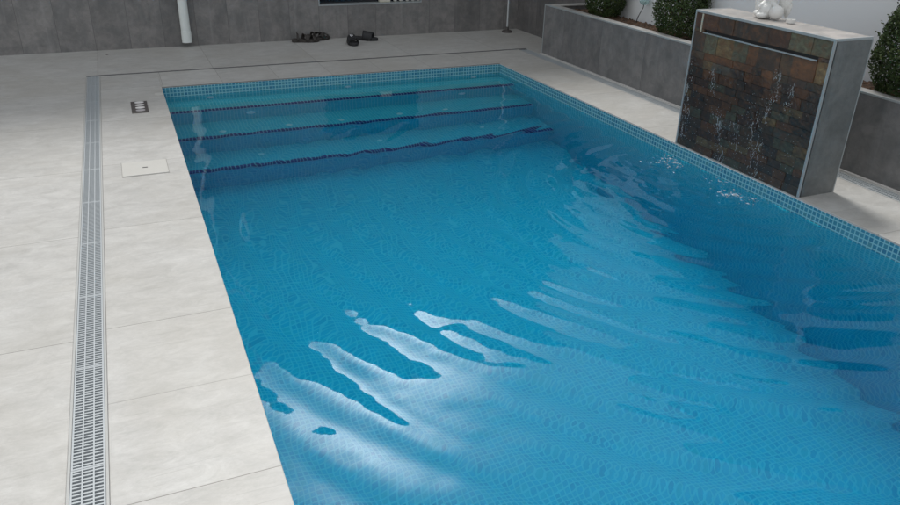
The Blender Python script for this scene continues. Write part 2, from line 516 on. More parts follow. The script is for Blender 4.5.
# ------------------------------------------------------------------ water
ZW = -0.088
e = 0.004
nx, ny = 330, 720
xs = np.linspace(-e, W + e, nx); yy = np.linspace(YE - e, e, ny)
X, Y = np.meshgrid(xs, yy)
H = np.zeros_like(X)
SRC = [(2.84, -2.56, 1.0), (2.86, -2.78, 0.8), (2.84, -3.0, 0.9), (2.85, -3.18, 1.1), (2.86, -3.32, 0.8)]
rw = np.random.default_rng(5)
for sx, sy, sa in SRC:
    r = np.hypot(X - sx, Y - sy); th = np.arctan2(Y - sy, X - sx)
    for k in range(8):
        lam = 0.085 + 0.16 * rw.random() ** 1.2
        kk = 2 * math.pi / lam
        # slope amplitude -> height amplitude; spreading and damping with distance
        amp = sa * 0.028 / kk * (0.6 + 0.8 * (lam - 0.085) / 0.16) / np.sqrt(r + 0.35) * np.exp(-r / (2.2 + 9 * lam))
        mod = 1 + 0.55 * np.sin(th * rw.uniform(3, 8) + rw.uniform(0, 6.3)) * np.sin(r * rw.uniform(2, 5) + rw.uniform(0, 6.3))
        H += amp * mod * np.cos(kk * r + 0.5 * np.sin(3 * th + rw.uniform(0, 6)) + rw.uniform(0, 6.3))
    # short chop near the splashes
    for k in range(4):
        lam = rw.uniform(0.035, 0.08); kk = 2 * math.pi / lam
        amp = sa * 0.055 / kk * np.exp(-r / 0.6)
        H += amp * np.cos(kk * r + rw.uniform(0, 6.3)) * (0.5 + 0.5 * np.sin(th * 5 + r * 9 + rw.uniform(0, 6)))
# long slow swell, reflected off the walls, and weak isotropic ripples
for k in range(16):
    lam = rw.uniform(0.35, 1.1); kk = 2 * math.pi / lam; a = rw.uniform(0, 2 * math.pi)
    H += 0.0032 / kk * np.cos(kk * (X * math.cos(a) + Y * math.sin(a)) + rw.uniform(0, 6.3))
for k in range(40):
    lam = rw.uniform(0.08, 0.28); kk = 2 * math.pi / lam; a = rw.uniform(0, 2 * math.pi)
    env = 0.6 + 0.4 * np.sin(X * rw.uniform(1, 3) + rw.uniform(0, 6)) * np.sin(Y * rw.uniform(1, 3) + rw.uniform(0, 6))
    H += 0.0032 / kk * env * np.cos(kk * (X * math.cos(a) + Y * math.sin(a)) + rw.uniform(0, 6.3))
for k in range(26):
    lam = rw.uniform(0.05, 0.09); kk = 2 * math.pi / lam; a = rw.uniform(0, 2 * math.pi)
    env = 0.5 + 0.5 * np.sin(X * rw.uniform(1, 4) + rw.uniform(0, 6)) * np.sin(Y * rw.uniform(1, 4) + rw.uniform(0, 6))
    H += 0.0022 / kk * env * np.cos(kk * (X * math.cos(a) + Y * math.sin(a)) + rw.uniform(0, 6.3))
calm = 0.22 + 0.78 * np.clip((-Y - 0.2) / 2.6, 0, 1) ** 1.3
H *= calm
Z = ZW + H
verts = np.stack([X.ravel(), Y.ravel(), Z.ravel()], 1)
ii = np.arange(nx * ny).reshape(ny, nx)
F = np.stack([ii[:-1, :-1], ii[:-1, 1:], ii[1:, 1:], ii[1:, :-1]], -1).reshape(-1, 4)
# skirt and bottom close the body of water
ring = np.concatenate([ii[0, :], ii[1:, -1], ii[-1, -2::-1], ii[-2:0:-1, 0]])
nb = len(verts)
low = verts[ring].copy(); low[:, 2] = -1.9
verts = np.vstack([verts, low])
me = bpy.data.meshes.new('water')
nr = len(ring)
side = [(int(ring[(k + 1) % nr]), int(ring[k]), nb + k, nb + (k + 1) % nr) for k in range(nr)]
allf = F.tolist() + side + [list(range(nb + nr - 1, nb - 1, -1))]
me.from_pydata(verts.tolist(), [], allf)
sm = np.zeros(len(me.polygons), bool); sm[:len(F)] = True
me.polygons.foreach_set('use_smooth', sm)
me.update()
water = bpy.data.objects.new('water', me); C.objects.link(water)
t = NT('pool_water')
t.n.remove(t.b)
gl = t.node('ShaderNodeBsdfGlass'); gl.inputs['IOR'].default_value = 1.333; gl.inputs['Roughness'].default_value = 0.0
gl.inputs['Color'].default_value = (1, 1, 1, 1)
rip = t.noise(t.coord(), 13, 2, 0.45)
rip2 = t.noise(t.mapping(t.coord(), (1, 1.4, 1)), 30, 1, 0.4)
t.l.new(t.bump(t.math('ADD', rip, t.math('MULTIPLY', rip2, 0.3)), 0.04, 0.004), gl.inputs['Normal'])
t.l.new(gl.outputs[0], t.out.inputs['Surface'])
va = t.node('ShaderNodeVolumeAbsorption')
va.inputs['Color'].default_value = (0.0, 0.87, 1.0, 1); va.inputs['Density'].default_value = 0.85
t.l.new(va.outputs[0], t.out.inputs['Volume'])
me.materials.append(t.m)
tag(water, kind='structure')

# ------------------------------------------------------------------ drains
def make_grate_module(L):
    """one 10 cm wide module lying along +Y, three columns of slots"""
    bm = bmesh.new()
    w2 = 0.0425
    rails = [(-w2, -w2 + 0.005), (-0.0160, -0.0120), (0.0120, 0.0160), (w2 - 0.005, w2)]
    for a, b in rails:
        bx(bm, a, b, 0.0003, L - 0.0003, -0.012, 0.0)
    p = 0.0132
    n = int((L - 0.012) / p)
    p = (L - 0.004) / n; st = 0.002
    for k in range(n + 1):
        y = st + k * p
        wd = 0.0026 if 0 < k < n else 0.005
        for (a, b), (c, d) in zip(rails, rails[1:]):
            bx(bm, b, c, 0.001 if k == 0 else y - wd, L - 0.001 if k == n else y + wd, -0.0115, -0.0006)
    return bm

def drain(name_label, x, y, length, rz, group='grey slotted drains beside the pool'):
    root = empty('drain_channel', (x, y, 0), rz)
    tag(root, name_label, 'drain', group)
    bm = bmesh.new()
    for s in (-1, 1):
        a, b = sorted((s * 0.0435, s * 0.0512))
        bx(bm, a, b, 0, length, -0.03, 0.0015)
    obj('frame', bm, m_frame, root, bevel=0.0008)
    bm = bmesh.new()
    quad(bm, (-0.0435, 0, -0.07), (0.0435, 0, -0.07), (0.0435, length, -0.07), (-0.0435, length, -0.07))
    for s in (-0.0434, 0.0434):
        quad(bm, (s, 0, -0.07), (s, length, -0.07), (s, length, -0.002), (s, 0, -0.002))
    obj('channel', bm, m_dark, root, recalc=False)
    n = int(length / 0.5); L = 0.5
    if length - n * L > 0.05:
        g = obj('grate', make_grate_module(length - n * L), m_grate, root); g.location = (0, n * L, 0)
    g = obj('grate', make_grate_module(L), m_grate, root)
    for k in range(1, n):
        c = g.copy(); C.objects.link(c); c.parent = root; c.location = (0, k * L, 0)
    return root
drain('long grey slotted drain grate along the left coping', (XG0 + XG1) / 2, -8.8, 8.8 + YG0, 0)
sl = tag(empty('slot_drain', (XG0, YG0, 0)), 'narrow dark slot drain across the paving behind the far coping', 'drain')
bm = bmesh.new()
bx(bm, 0.0, XR1 - XG0, 0.0005, 0.006, -0.03, 0.001); bx(bm, 0.0, XR1 - XG0, 0.029, 0.0345, -0.03, 0.001)
obj('frame', bm, simple('slot_frame', (0.22, 0.22, 0.22), 0.5, 0.3), sl)
bm = bmesh.new(); bx(bm, 0.0, XR1 - XG0, 0.006, 0.029, -0.045, -0.028)
obj('channel', bm, m_dark, sl)
drain('grey slotted drain grate at the foot of the planter', (XR0 + XR1) / 2, -9.0, 9.0 + YG0, 0)

# ------------------------------------------------------------------ house wall at the back
HH = 4.0
YB = 1.616
WX0, WX1, WZ0, WZ1 = 1.65, 2.76, 0.325, 0.90
house = tag(empty('house', (2, YB, 0)), 'dark grey tiled house wall with a low window behind the pool', 'house')
bm = bmesh.new()
xa, xb = -4.5, 9.0
ox, oy = 2, YB
for (x0, x1, z0, z1) in ((xa, WX0, 0, 2.7), (WX1, xb, 0, 2.7), (WX0, WX1, 0, WZ0), (WX0, WX1, WZ1, 2.7)):
    bx(bm, x0 - ox, x1 - ox, 0, 0.3, z0, z1)
obj('wall', bm, cladding_mat('house_cladding', 0, 0.30, -0.452 - 2, (0.172, 0.168, 0.165)), house)
bm = bmesh.new(); bx(bm, xa - ox, xb - ox, 0.004, 4.5, 2.7, HH - 0.08)
obj('upper_wall', bm, simple('grey_render', (0.20, 0.205, 0.21), 0.85, 0, 0.1, 3), house)
bm = bmesh.new(); bx(bm, xa - ox - 0.05, xb - ox + 0.05, -0.05, 4.55, HH - 0.08, HH)
obj('roof', bm, m_alu, house)
win = obj('window', (lambda b: (bx(b, WX0 - ox, WX1 - ox, 0.09, 0.10, WZ0, WZ1), b)[1])(bmesh.new()), simple('dark_window_glass', (0.012, 0.014, 0.018), 0.08), house)
bm = bmesh.new()
f = 0.010
bx(bm, WX0 - ox, WX1 - ox, -0.004, 0.09, WZ0, WZ0 + f)
bx(bm, WX0 - ox, WX1 - ox, -0.004, 0.09, WZ1 - f, WZ1)
bx(bm, WX0 - ox, WX0 + f - ox, -0.004, 0.09, WZ0 + f, WZ1 - f)
bx(bm, WX1 - f - ox, WX1 - ox, -0.004, 0.09, WZ0 + f, WZ1 - f)
obj('frame', bm, m_trim, win)
# cream block and a row of pale stones on the sill
bm = bmesh.new(); bx(bm, 2.305, 2.42, YB + 0.02, YB + 0.075, WZ0 + f + 0.001, WZ0 + 0.17)
tag(obj('stone_block', bm, simple('cream_stone', (0.62, 0.60, 0.50), 0.7, 0, 0.15, 40), bevel=0.004), 'cream stone block standing in the low window of the dark wall', 'block')
xk, k = 2.46, 0
words = ['first', 'second', 'third', 'fourth', 'fifth']
while k < 5:
    wd = [0.032, 0.045, 0.03, 0.036, 0.028][k]
    bm = bmesh.new(); ell(bm, (xk + wd / 2, YB + 0.035, WZ0 + f + 0.021), (wd / 2 + 0.004, 0.022, 0.022))
    tag(obj('pebble', bm, simple('pale_pebble', (0.6, 0.59, 0.53), 0.6, 0, 0.2, 60), smooth=True),
        'pale pebble on the window sill, %s to the right of the cream block' % words[k], 'pebble', 'pale pebbles in the low window')
    xk += wd + 0.03; k += 1

# return wall on the right behind the end of the planter
bm = bmesh.new(); bx(bm, 3.915, 4.15, 0.262, YB - 0.002, 0, 2.6)
tag(obj('side_wall', bm, m_clad_s), 'dark grey tiled return wall between the house and the white wall', 'wall')
# white wall
ww = tag(empty('garden_wall', (4.05, -4, 0)), 'white rendered garden wall behind the planter shrubs', 'wall')
bm = bmesh.new(); bx(bm, -0.12, 0.10, -8 + 0.0, 4.258, 0, 2.6)
obj('wall', bm, m_white, ww)
bm = bmesh.new(); bx(bm, -0.14, 0.12, -8.02, 4.257, 2.601, 2.64)
obj('wall_cap', bm, m_trim, ww)

# drainpipe
dp = tag(empty('drainpipe', (0.345, YB - 0.055, 0.045)), 'white round plastic drainpipe ending just above the paving', 'drainpipe')
bm = bmesh.new()
seg = 28; R0, R1 = 0.043, 0.038
prof = [(R0 + .003, 0.0), (R0 + .003, 0.10), (R0, 0.104), (R0, HH - 0.12)]
rings = [[bm.verts.new((r * math.cos(2 * math.pi * k / seg), r * math.sin(2 * math.pi * k / seg), z)) for k in range(seg)] for r, z in [(R1, 0.12), (R1, 0.0)] + prof]
for A, B in zip(rings, rings[1:]):
    for k in range(seg):
        bm.faces.new((A[k], A[(k + 1) % seg], B[(k + 1) % seg], B[k]))
obj('pipe', bm, m_pvc, dp, smooth=False)
for z in (0.95, 2.4):
    bm = bmesh.new(); lathe(bm, [(R0 + 0.001, z), (R0 + 0.006, z + 0.001), (R0 + 0.006, z + 0.022), (R0 + 0.001, z + 0.023)], seg=24)
    bx(bm, -0.012, 0.012, R0, 0.054, z + 0.002, z + 0.02)
    obj('bracket', bm, m_pvc, dp)

# steel post with base flange
ps = tag(empty('steel_post', (3.71, 1.445, 0)), 'thin brushed steel post on a round floor flange in the back corner', 'post')
bm = bmesh.new(); lathe(bm, [(0.0115, 0.008), (0.0115, 2.3)], seg=16)
obj('pole', bm, m_alu, ps)
bm = bmesh.new(); lathe(bm, [(0.058, 0.0), (0.058, 0.012), (0.045, 0.022), (0.018, 0.028), (0.016, 0.06)], seg=24)
obj('base_flange', bm, m_brown, ps, smooth=False)

# ------------------------------------------------------------------ planter
PX, PT, PY1, PY0 = 3.485, 0.46, 0.268, -8.5
pl = tag(empty('planter', (PX, -3, 0)), 'long dark grey tiled planter with pale top edge beside the pool', 'planter')
bm = bmesh.new()
bx(bm, 0, 0.06, PY0 + 3, PY1 + 3, 0, PT - 0.008)
bx(bm, 0.0601, 0.43, PY1 + 3 - 0.10, PY1 + 3, 0, PT - 0.008)
obj('wall', bm, cladding_mat('planter_cladding', 1, 0.60, -0.70, (0.152, 0.153, 0.154)), pl)
bm = bmesh.new()
bx(bm, 0.010, 0.085, PY0 + 3, PY1 + 3 - 0.12, PT - 0.008, PT - 0.001)
bx(bm, 0.010, 0.43, PY1 + 3 - 0.12, PY1 + 3 - 0.008, PT - 0.008, PT - 0.001)
obj('top_tiles', bm, cladding_mat('planter_top', 1, 0.6, -0.7, (0.30, 0.30, 0.29)), pl)
bm = bmesh.new()
bx(bm, -0.003, 0.0095, PY0 + 3, PY1 + 3 + 0.003, PT - 0.0095, PT + 0.001)
bx(bm, -0.003, 0.006, PY1 + 3 - 0.006, PY1 + 3 + 0.003, 0.003, PT - 0.0096)
obj('edge_trim', bm, m_trim, pl)
bm = bmesh.new(); bx(bm, -0.0195, 0.0, PY0 + 3, PY1 + 3 + 0.003, 0, 0.010)
obj('base_trim', bm, simple('pale_base_strip', (0.55, 0.54, 0.52), 0.5), pl)
# soil
bm = bmesh.new()
bmesh.ops.create_grid(bm, x_segments=26, y_segments=600, size=0.5)
for v in bm.verts:
    x = 0.0605 + (v.co.x + 0.5) * 0.367; y = PY0 + 3 + (v.co.y + 0.5) * (PY1 - PY0 - 0.10)
    v.co = (x, y, PT - 0.042 + 0.018 * mnoise.noise(Vector((x * 30, y * 30, 1))) + 0.012 * mnoise.noise(Vector((x * 90, y * 90, 4))))
t = NT('bark_soil')
vo = t.node('ShaderNodeTexVoronoi'); vo.inputs['Scale'].default_value = 55; t.l.new(t.coord(), vo.inputs['Vector'])
nn = t.noise(t.coord(), 5, 4)
c = t.mix(t.sep(vo.outputs['Color'])[0], (0.05, 0.034, 0.024), (0.19, 0.10, 0.055))
c = t.mix(t.math('MULTIPLY', nn, 0.6), c, (0.08, 0.06, 0.045))
obj('soil', bm, t.set(color=c, rough=0.95, normal=t.bump(vo.outputs['Distance'], 0.8, 0.006)), pl)

# ------------------------------------------------------------------ shrubs
def leaf_mat():
    t = NT('box_leaves')
    at = t.node('ShaderNodeAttribute'); at.attribute_name = 'tint'
    c = t.ramp(at.outputs['Fac'], [(0.0, (0.018, 0.034, 0.012)), (0.5, (0.040, 0.068, 0.020)), (0.85, (0.058, 0.085, 0.024)), (1.0, (0.09, 0.105, 0.03))])
    return t.set(color=c, rough=0.6, spec=0.3)
m_leaf = leaf_mat()
m_wood = simple('bark', (0.07, 0.05, 0.035), 0.9)
def shrub(loc, r, h, n, label, seed):
    rr = np.random.default_rng(seed)
    root = tag(empty('box_shrub', loc), label, 'shrub', 'clipped box shrubs in the planter')
    bm = bmesh.new()
    tube(bm, [(0, 0, -0.02), (0.004, 0.003, h * 0.3), (0, 0, h * 0.85)], [0.014, 0.01, 0.003], 8)
    for k in range(26):
        a = rr.uniform(0, 6.28); z = rr.uniform(0.06, 0.8) * h; q = prof_r(z / h) * r * 0.85
        tube(bm, [(0, 0, z * 0.6), (q * 0.5 * math.cos(a), q * 0.5 * math.sin(a), z * 0.85), (q * math.cos(a), q * math.sin(a), z + 0.02)], [0.004, 0.003, 0.0012], 5)
    obj('trunk', bm, m_wood, root)
    V, Fc, T = [], [], []
    for k in range(n):
        z = rr.uniform(0.0, 1.0); a = rr.uniform(0, 2 * math.pi)
        lump = 1 + 0.16 * mnoise.noise(Vector((math.cos(a) * 2.2, math.sin(a) * 2.2, z * 4 + seed)))
        depth = 1 - abs(rr.normal(0, 0.13))
        stray = 1.10 if rr.random() < 0.03 else 1.0
        q = prof_r(z) * r * lump * depth * stray
        p = Vector((q * math.cos(a), q * math.sin(a), z * h * (1.0 + 0.03 * mnoise.noise(Vector((a, seed, 2))))))
        nrm = (Vector((math.cos(a), math.sin(a), (z - 0.45) * 1.6)).normalized() + Vector(rr.normal(0, 0.55, 3))).normalized()
        tg = nrm.cross(Vector(rr.normal(0, 1, 3))).normalized(); bt = nrm.cross(tg)
        L = rr.uniform(0.008, 0.013); wd = L * 0.5
        i = len(V)
        V += [p - tg * L, p + bt * wd + nrm * 0.001, p + tg * L, p - bt * wd + nrm * 0.001]
        Fc.append((i, i + 1, i + 2, i + 3))
        cl = 0.5 + 0.5 * mnoise.noise(Vector((p.x * 14, p.y * 14, p.z * 14 + seed * 3)))
        T.append(min(1, max(0, 0.55 * cl + 0.45 * rr.random() * (1.0 if rr.random() < .85 else 1.9))))
    for k in range(70):
        z = rr.uniform(0.05, 0.98); a = rr.uniform(0, 2 * math.pi); q = prof_r(z) * r
        p0 = Vector((q * math.cos(a), q * math.sin(a), z * h)); dr = Vector((math.cos(a) * 0.7, math.sin(a) * 0.7, 0.9)).normalized()
        for m_ in range(6):
            p = p0 + dr * (0.007 * m_) + Vector(rr.normal(0, 0.003, 3))
            tg = (dr + Vector(rr.normal(0, 0.6, 3))).normalized(); bt = tg.cross(Vector(rr.normal(0, 1, 3))).normalized()
            i = len(V); Lf = rr.uniform(0.007, 0.011)
            V += [p - tg * Lf, p + bt * Lf * .5, p + tg * Lf, p - bt * Lf * .5]; Fc.append((i, i + 1, i + 2, i + 3)); T.append(rr.uniform(0.5, 1.0))
    me = bpy.data.meshes.new('crown'); me.from_pydata([tuple(v) for v in V], [], Fc)
    at = me.attributes.new('tint', 'FLOAT', 'FACE'); at.data.foreach_set('value', np.array(T, np.float32))
    me.materials.append(m_leaf)
    o = bpy.data.objects.new('crown', me); C.objects.link(o); o.parent = root
def prof_r(z):
    return (0.70 + 0.30 * math.sin(min(1, z / 0.28) * math.pi / 2)) if z < 0.28 else max(0.0, math.cos((z - 0.28) / 0.72 * math.pi / 2)) ** 0.62
SZ = PT - 0.02
shrub((3.74, -0.33, SZ), 0.185, 0.56, 9000, 'dark green clipped shrub at the far end of the planter', 3)
shrub((3.73, -1.36, SZ), 0.20, 0.58, 10000, 'dark green clipped shrub just left of the slate water wall', 8)
shrub((3.73, -3.35, SZ), 0.235, 0.66, 15000, 'dark green clipped shrub to the right of the slate water wall', 15)
shrub((3.73, -4.9, SZ), 0.21, 0.56, 6000, 'dark green clipped shrub at the near end of the planter', 21)

# garden lamp on a bent stalk
lp = tag(empty('garden_lamp', (3.85, -0.66, PT - 0.03)), 'small round glass garden lamp on a thin bent stalk between two shrubs', 'lamp')
bm = bmesh.new()
tube(bm, [(0, 0, -0.02), (0.006, -0.006, 0.03), (0.015, -0.02, 0.07), (0.02, -0.045, 0.115), (0.02, -0.05, 0.14)], 0.0035, 8)
obj('stalk', bm, m_black, lp, smooth=True)
bm = bmesh.new(); ell(bm, (0.02, -0.05, 0.178), (0.041, 0.041, 0.041), seg=28)
t = NT('lamp_glass')
gl_o = obj('glass_globe', bm, t.set(color=(0.62, 0.85, 0.84), rough=0.03, trans=0.85, ior=1.2), lp, smooth=True)
bm = bmesh.new(); ell(bm, (0.018, -0.045, 0.178), (0.016, 0.026, 0.034), seg=18)
obj('reflector', bm, simple('white_reflector', (0.85, 0.86, 0.86), 0.3), lp, smooth=True)

# ------------------------------------------------------------------ water wall (fountain)
FX0, FX1, FY0, FY1, FH = 2.9, 3.150, -3.482, -2.486, 0.81
fo = tag(empty('water_wall', (FX0, -3, 0)), 'slate faced grey tiled water wall with a slit spout at the pool edge', 'fountain')
def L(y): return y + 3
bm = bmesh.new()
bx(bm, 0.018, FX1 - FX0, L(FY0), L(FY1), 0.0005, FH - 0.012)
obj('body', bm, cladding_mat('fountain_cladding', 0, 3.0, -1.0, (0.14, 0.15, 0.15), rough0=0.32), fo)
bm = bmesh.new(); bx(bm, 0.010, FX1 - FX0 - 0.004, L(FY0) + 0.009, L(FY1) - 0.009, FH - 0.012, FH)
obj('top_slab', bm, cladding_mat('fountain_top', 1, 0.5, -0.28, (0.33, 0.31, 0.29), rough0=0.25), fo)
bm = bmesh.new()
T_ = 0.009
bx(bm, -0.002, 0.010, L(FY0) - 0.001, L(FY1) + 0.001, FH - 0.011, FH + 0.0015)         # front top
bx(bm, 0.0101, FX1 - FX0, L(FY0) - 0.001, L(FY0) + T_, FH - 0.011, FH + 0.0015)        # right top
bx(bm, 0.0101, FX1 - FX0, L(FY1) - T_, L(FY1) + 0.001, FH - 0.011, FH + 0.0015)
bx(bm, -0.002, T_, L(FY0) - 0.001, L(FY0) + T_, 0.001, FH - 0.0111)                      # verticals
bx(bm, -0.002, T_, L(FY1) - T_, L(FY1) + 0.001, 0.001, FH - 0.0111)
bx(bm, FX1 - FX0 - 0.003, FX1 - FX0 + 0.003, L(FY0) - 0.0015, L(FY0) + 0.003, 0.001, FH - 0.0111)
obj('edge_trim', bm, m_trim, fo)
# slate stones with the slit left open
rs = random.Random(4)
bm = bmesh.new()
lay = bm.verts.layers.float_color.new('stone')
pal = [((0.21, 0.095, 0.045), 6), ((0.26, 0.18, 0.085), 3), ((0.15, 0.155, 0.10), 4), ((0.065, 0.057, 0.05), 4), ((0.085, 0.058, 0.045), 5), ((0.15, 0.145, 0.12), 1.2), ((0.12, 0.088, 0.058), 5), ((0.095, 0.050, 0.035), 4)]
pc, pwt = [p[0] for p in pal], [p[1] for p in pal]
SL0, SL1, SLZ0, SLZ1 = -3.405, -2.575, 0.697, 0.713
rows = [0.001]
zz = 0.001
while zz < SLZ0 - 0.07:
    zz += rs.choice([0.042, 0.05, 0.05, 0.058]); rows.append(zz)
rows[-1] = SLZ0 - 0.004
rows_b = [SLZ1, FH - 0.0115]
def stone_row(z0, z1, y0, y1, big=False):
    y = y0
    while y < y1 - 1e-4:
        ln = rs.uniform(0.06, 0.16)
        if big: ln = rs.uniform(0.10, 0.17)
        if y + ln > y1 - 0.05: ln = y1 - y
        dep = rs.uniform(-0.001, 0.004)
        col = rs.choices(pc, pwt)[0]
        kk = rs.uniform(0.82, 1.15)
        g = 0.0007
        # front surface as a small uneven patch
        ny_, nz_ = 5, 3
        V = [[bm.verts.new((dep_f(y + (ln) * a / ny_, z0 + (z1 - z0) * b / nz_, dep), L(min(max(y + g, y + ln * a / ny_), y + ln - g)), min(max(z0 + g, z0 + (z1 - z0) * b / nz_), z1 - g))) for b in range(nz_ + 1)] for a in range(ny_ + 1)]
        vs = [v for r_ in V for v in r_]
        for a in range(ny_):
            for b in range(nz_):
                bm.faces.new((V[a][b], V[a + 1][b], V[a + 1][b + 1], V[a][b + 1]))
        border = [V[a][0] for a in range(ny_ + 1)] + [V[ny_][b] for b in range(1, nz_ + 1)] + [V[a][nz_] for a in range(ny_ - 1, -1, -1)] + [V[0][b] for b in range(nz_ - 1, 0, -1)]
        back = [bm.verts.new((0.0178, v.co.y, v.co.z)) for v in border]
        vs += back
        for i in range(len(border)):
            jx = (i + 1) % len(border)
            bm.faces.new((border[i], back[i], back[jx], border[jx]))
        for v in vs:
            v[lay] = (col[0] * kk, col[1] * kk, col[2] * kk, 1)
        y += ln
def dep_f(y, z, dep):
    return 0.004 - dep + 0.0022 * mnoise.noise(Vector((y * 38, z * 60, 0.3))) + 0.001 * mnoise.noise(Vector((y * 120, z * 150, 2)))
for z0, z1 in zip(rows, rows[1:]):
    stone_row(z0, z1, FY0 + T_ + 0.0005, FY1 - T_ - 0.0005)
stone_row(rows_b[0], rows_b[1], FY0 + T_ + 0.0005, FY1 - T_ - 0.0005, True)
stone_row(SLZ0 - 0.004, SLZ1, FY0 + T_ + 0.0005, SL0)
stone_row(SLZ0 - 0.004, SLZ1, SL1, FY1 - T_ - 0.0005)
t = NT('wet_slate')
at = t.node('ShaderNodeVertexColor'); at.layer_name = 'stone'
co = t.coord()
n1 = t.noise(t.mapping(co, (1, 18, 30)), 1.6, 7, 0.65, 0.8)
n2 = t.noise(co, 22, 5, 0.6, 0.4)
c = t.mix(t.math('MULTIPLY', t.ramp(n1, [(0.35, 0.0), (0.62, 1.0)]), 0.70), at.outputs['Color'], (0.065, 0.047, 0.036))
c = t.mix(t.math('MULTIPLY', t.ramp(n2, [(0.46, 0.0), (0.66, 1.0)]), 0.6), c, (0.18, 0.085, 0.042))
# wet where the water film runs (below the spout): darker and glossier
wz = t.math('ADD', t.sep(co)[2], t.math('MULTIPLY', t.math('SUBTRACT', t.noise(t.mapping(co, (1, 9, 2)), 1.2, 4), 0.5), 0.35))
wet = t.ramp(t.math('MULTIPLY', wz, 1.2), [(0.56, 1.0), (0.74, 0.0)])
c = t.mix(wet, c, t.mix(0.52, c, (0.010, 0.010, 0.010)))
rough = t.math('MULTIPLY_ADD', wet, -0.42, 0.62)
slate = obj('slate_face', bm, t.set(color=c, rough=rough, normal=t.bump(t.math('ADD', n1, t.math('MULTIPLY', n2, 0.6)), 0.8, 0.004)), fo)
bm = bmesh.new()
bx(bm, -0.0065, -0.003, L(SL0), L(SL1), SLZ0 - 0.0060, SLZ0 + 0.0012)
sp = obj('spout_lip', bm, m_alu, fo)
bm = bmesh.new(); bx(bm, 0.0135, 0.0175, L(SL0), L(SL1), SLZ0 + 0.0011, SLZ1); bx(bm, -0.0029, 0.0134, L(SL0), L(SL1), SLZ0 - 0.0035, SLZ0 + 0.0005)
obj('slit', bm, m_dark, fo)
bm = bmesh.new(); bx(bm, -0.006, 0.0, L(-2.556), L(-2.549), 0.694, FH - 0.014)
obj('pale_joint', bm, simple('lime_joint', (0.6, 0.56, 0.45), 0.8, 0, 0.3, 60), fo)

# trickling water: countless droplets clinging to and leaving the slate
def drops(seed):
    rr = np.random.default_rng(seed)
    bm = bmesh.new()
    def drop(x, y, z, r, el_):
        m = Matrix.Translation((x, y, z)) @ Matrix.Rotation(rr.uniform(-.5, .5), 4, 'X') @ Matrix.Diagonal((r * .8, r * rr.uniform(.7, 1.3), r * el_, 1))
        bmesh.ops.create_icosphere(bm, subdivisions=1, radius=1, matrix=m)
    # path of every trickle: list of (y,z) on the slate face, spread, number
    paths = [([(-2.515, 0.55), (-2.53, 0.38), (-2.55, 0.22), (-2.545, 0.05)], 0.018, 170),
             ([(-2.72, 0.52), (-2.735, 0.46), (-2.77, 0.36)], 0.010, 60),
             ([(-2.80, 0.30), (-2.86, 0.20), (-2.90, 0.05), (-2.93, -0.05)], 0.024, 170),
             ([(-3.20, 0.60), (-3.22, 0.50), (-3.19, 0.44), (-3.17, 0.36)], 0.015, 120),
             ([(-3.30, 0.58), (-3.31, 0.47), (-3.31, 0.40)], 0.012, 45),
             ([(-3.08, 0.42), (-3.12, 0.26), (-3.17, 0.12), (-3.20, -0.03)], 0.045, 210),
             ([(-2.95, 0.28), (-2.99, 0.2), (-3.03, 0.10)], 0.02, 50)]
    for pth, sp_, n in paths:
        pts = [Vector((0, a, b)) for a, b in pth]
        for k in range(n):
            s = rr.random() * (len(pts) - 1); i = int(s); p = pts[i].lerp(pts[i + 1], s - i)
            cl = rr.normal(0, sp_)
            z = p.z + rr.normal(0, 0.018)
            drop(2.888 - abs(rr.normal(0, 0.010)), p.y + cl, z, abs(rr.normal(0.0004, 0.0006)) + 0.0005, rr.uniform(0.8, 3.2))
    for k in range(420):
        drop(2.889 - abs(rr.normal(0, 0.008)), rr.uniform(-3.44, -2.52), rr.uniform(-0.05, 0.55) * rr.uniform(0.3, 1), rr.uniform(0.0007, 0.0016), rr.uniform(.8, 1.6))
    # thin broken threads of water between the drops
    for pth, sp_, n in paths:
        pts = [Vector((0, a, b)) for a, b in pth]
        for k in range(max(3, n // 14)):
            s = rr.random() * (len(pts) - 1.05); i = int(s); p = pts[i].lerp(pts[i + 1], s - i)
            y = p.y + rr.normal(0, sp_ * 0.7); z = p.z; q = []
            for m_ in range(rr.integers(3, 8)):
                q.append((2.889 - rr.uniform(0, 0.004), y, z)); y += rr.normal(0, 0.004); z -= rr.uniform(0.006, 0.014)
            tube(bm, q, [rr.uniform(0.0004, 0.0014) for _ in q], 5)
    return bm
t = NT('water_drops')
m_drop = t.set(color=(0.92, 0.95, 0.97), rough=0.06, trans=0.6, ior=1.33)
tag(obj('water_droplets', drops(3), m_drop, smooth=True), 'white sparkling droplets trickling down the slate face', 'water droplets', kind='stuff')
# splash where they land
rr = np.random.default_rng(9)
bm = bmesh.new()
for (cx_, cy_, n, s_) in ((2.80, -2.55, 55, 0.04), (2.74, -2.62, 22, 0.05), (2.83, -2.95, 14, 0.04), (2.76, -3.16, 60, 0.045), (2.80, -3.27, 30, 0.04)):
    for k in range(n):
        x, y = min(2.88, cx_ + rr.normal(0, s_)), cy_ + rr.normal(0, s_)
        i = int(np.clip((y - yy[0]) / (yy[1] - yy[0]), 0, ny - 1)); j = int(np.clip((x - xs[0]) / (xs[1] - xs[0]), 0, nx - 1))
        z = Z[i, j] + abs(rr.normal(0, 0.010))
        r = abs(rr.normal(0.0016, 0.001)) + 0.0006
        m = Matrix.Translation((x, y, z)) @ Matrix.Rotation(rr.uniform(0, 3.1), 4, 'Z') @ Matrix.Diagonal((r * rr.uniform(1, 4.5), r * rr.uniform(0.7, 1.3), r * 0.7, 1))
        bmesh.ops.create_icosphere(bm, subdivisions=1, radius=1, matrix=m)
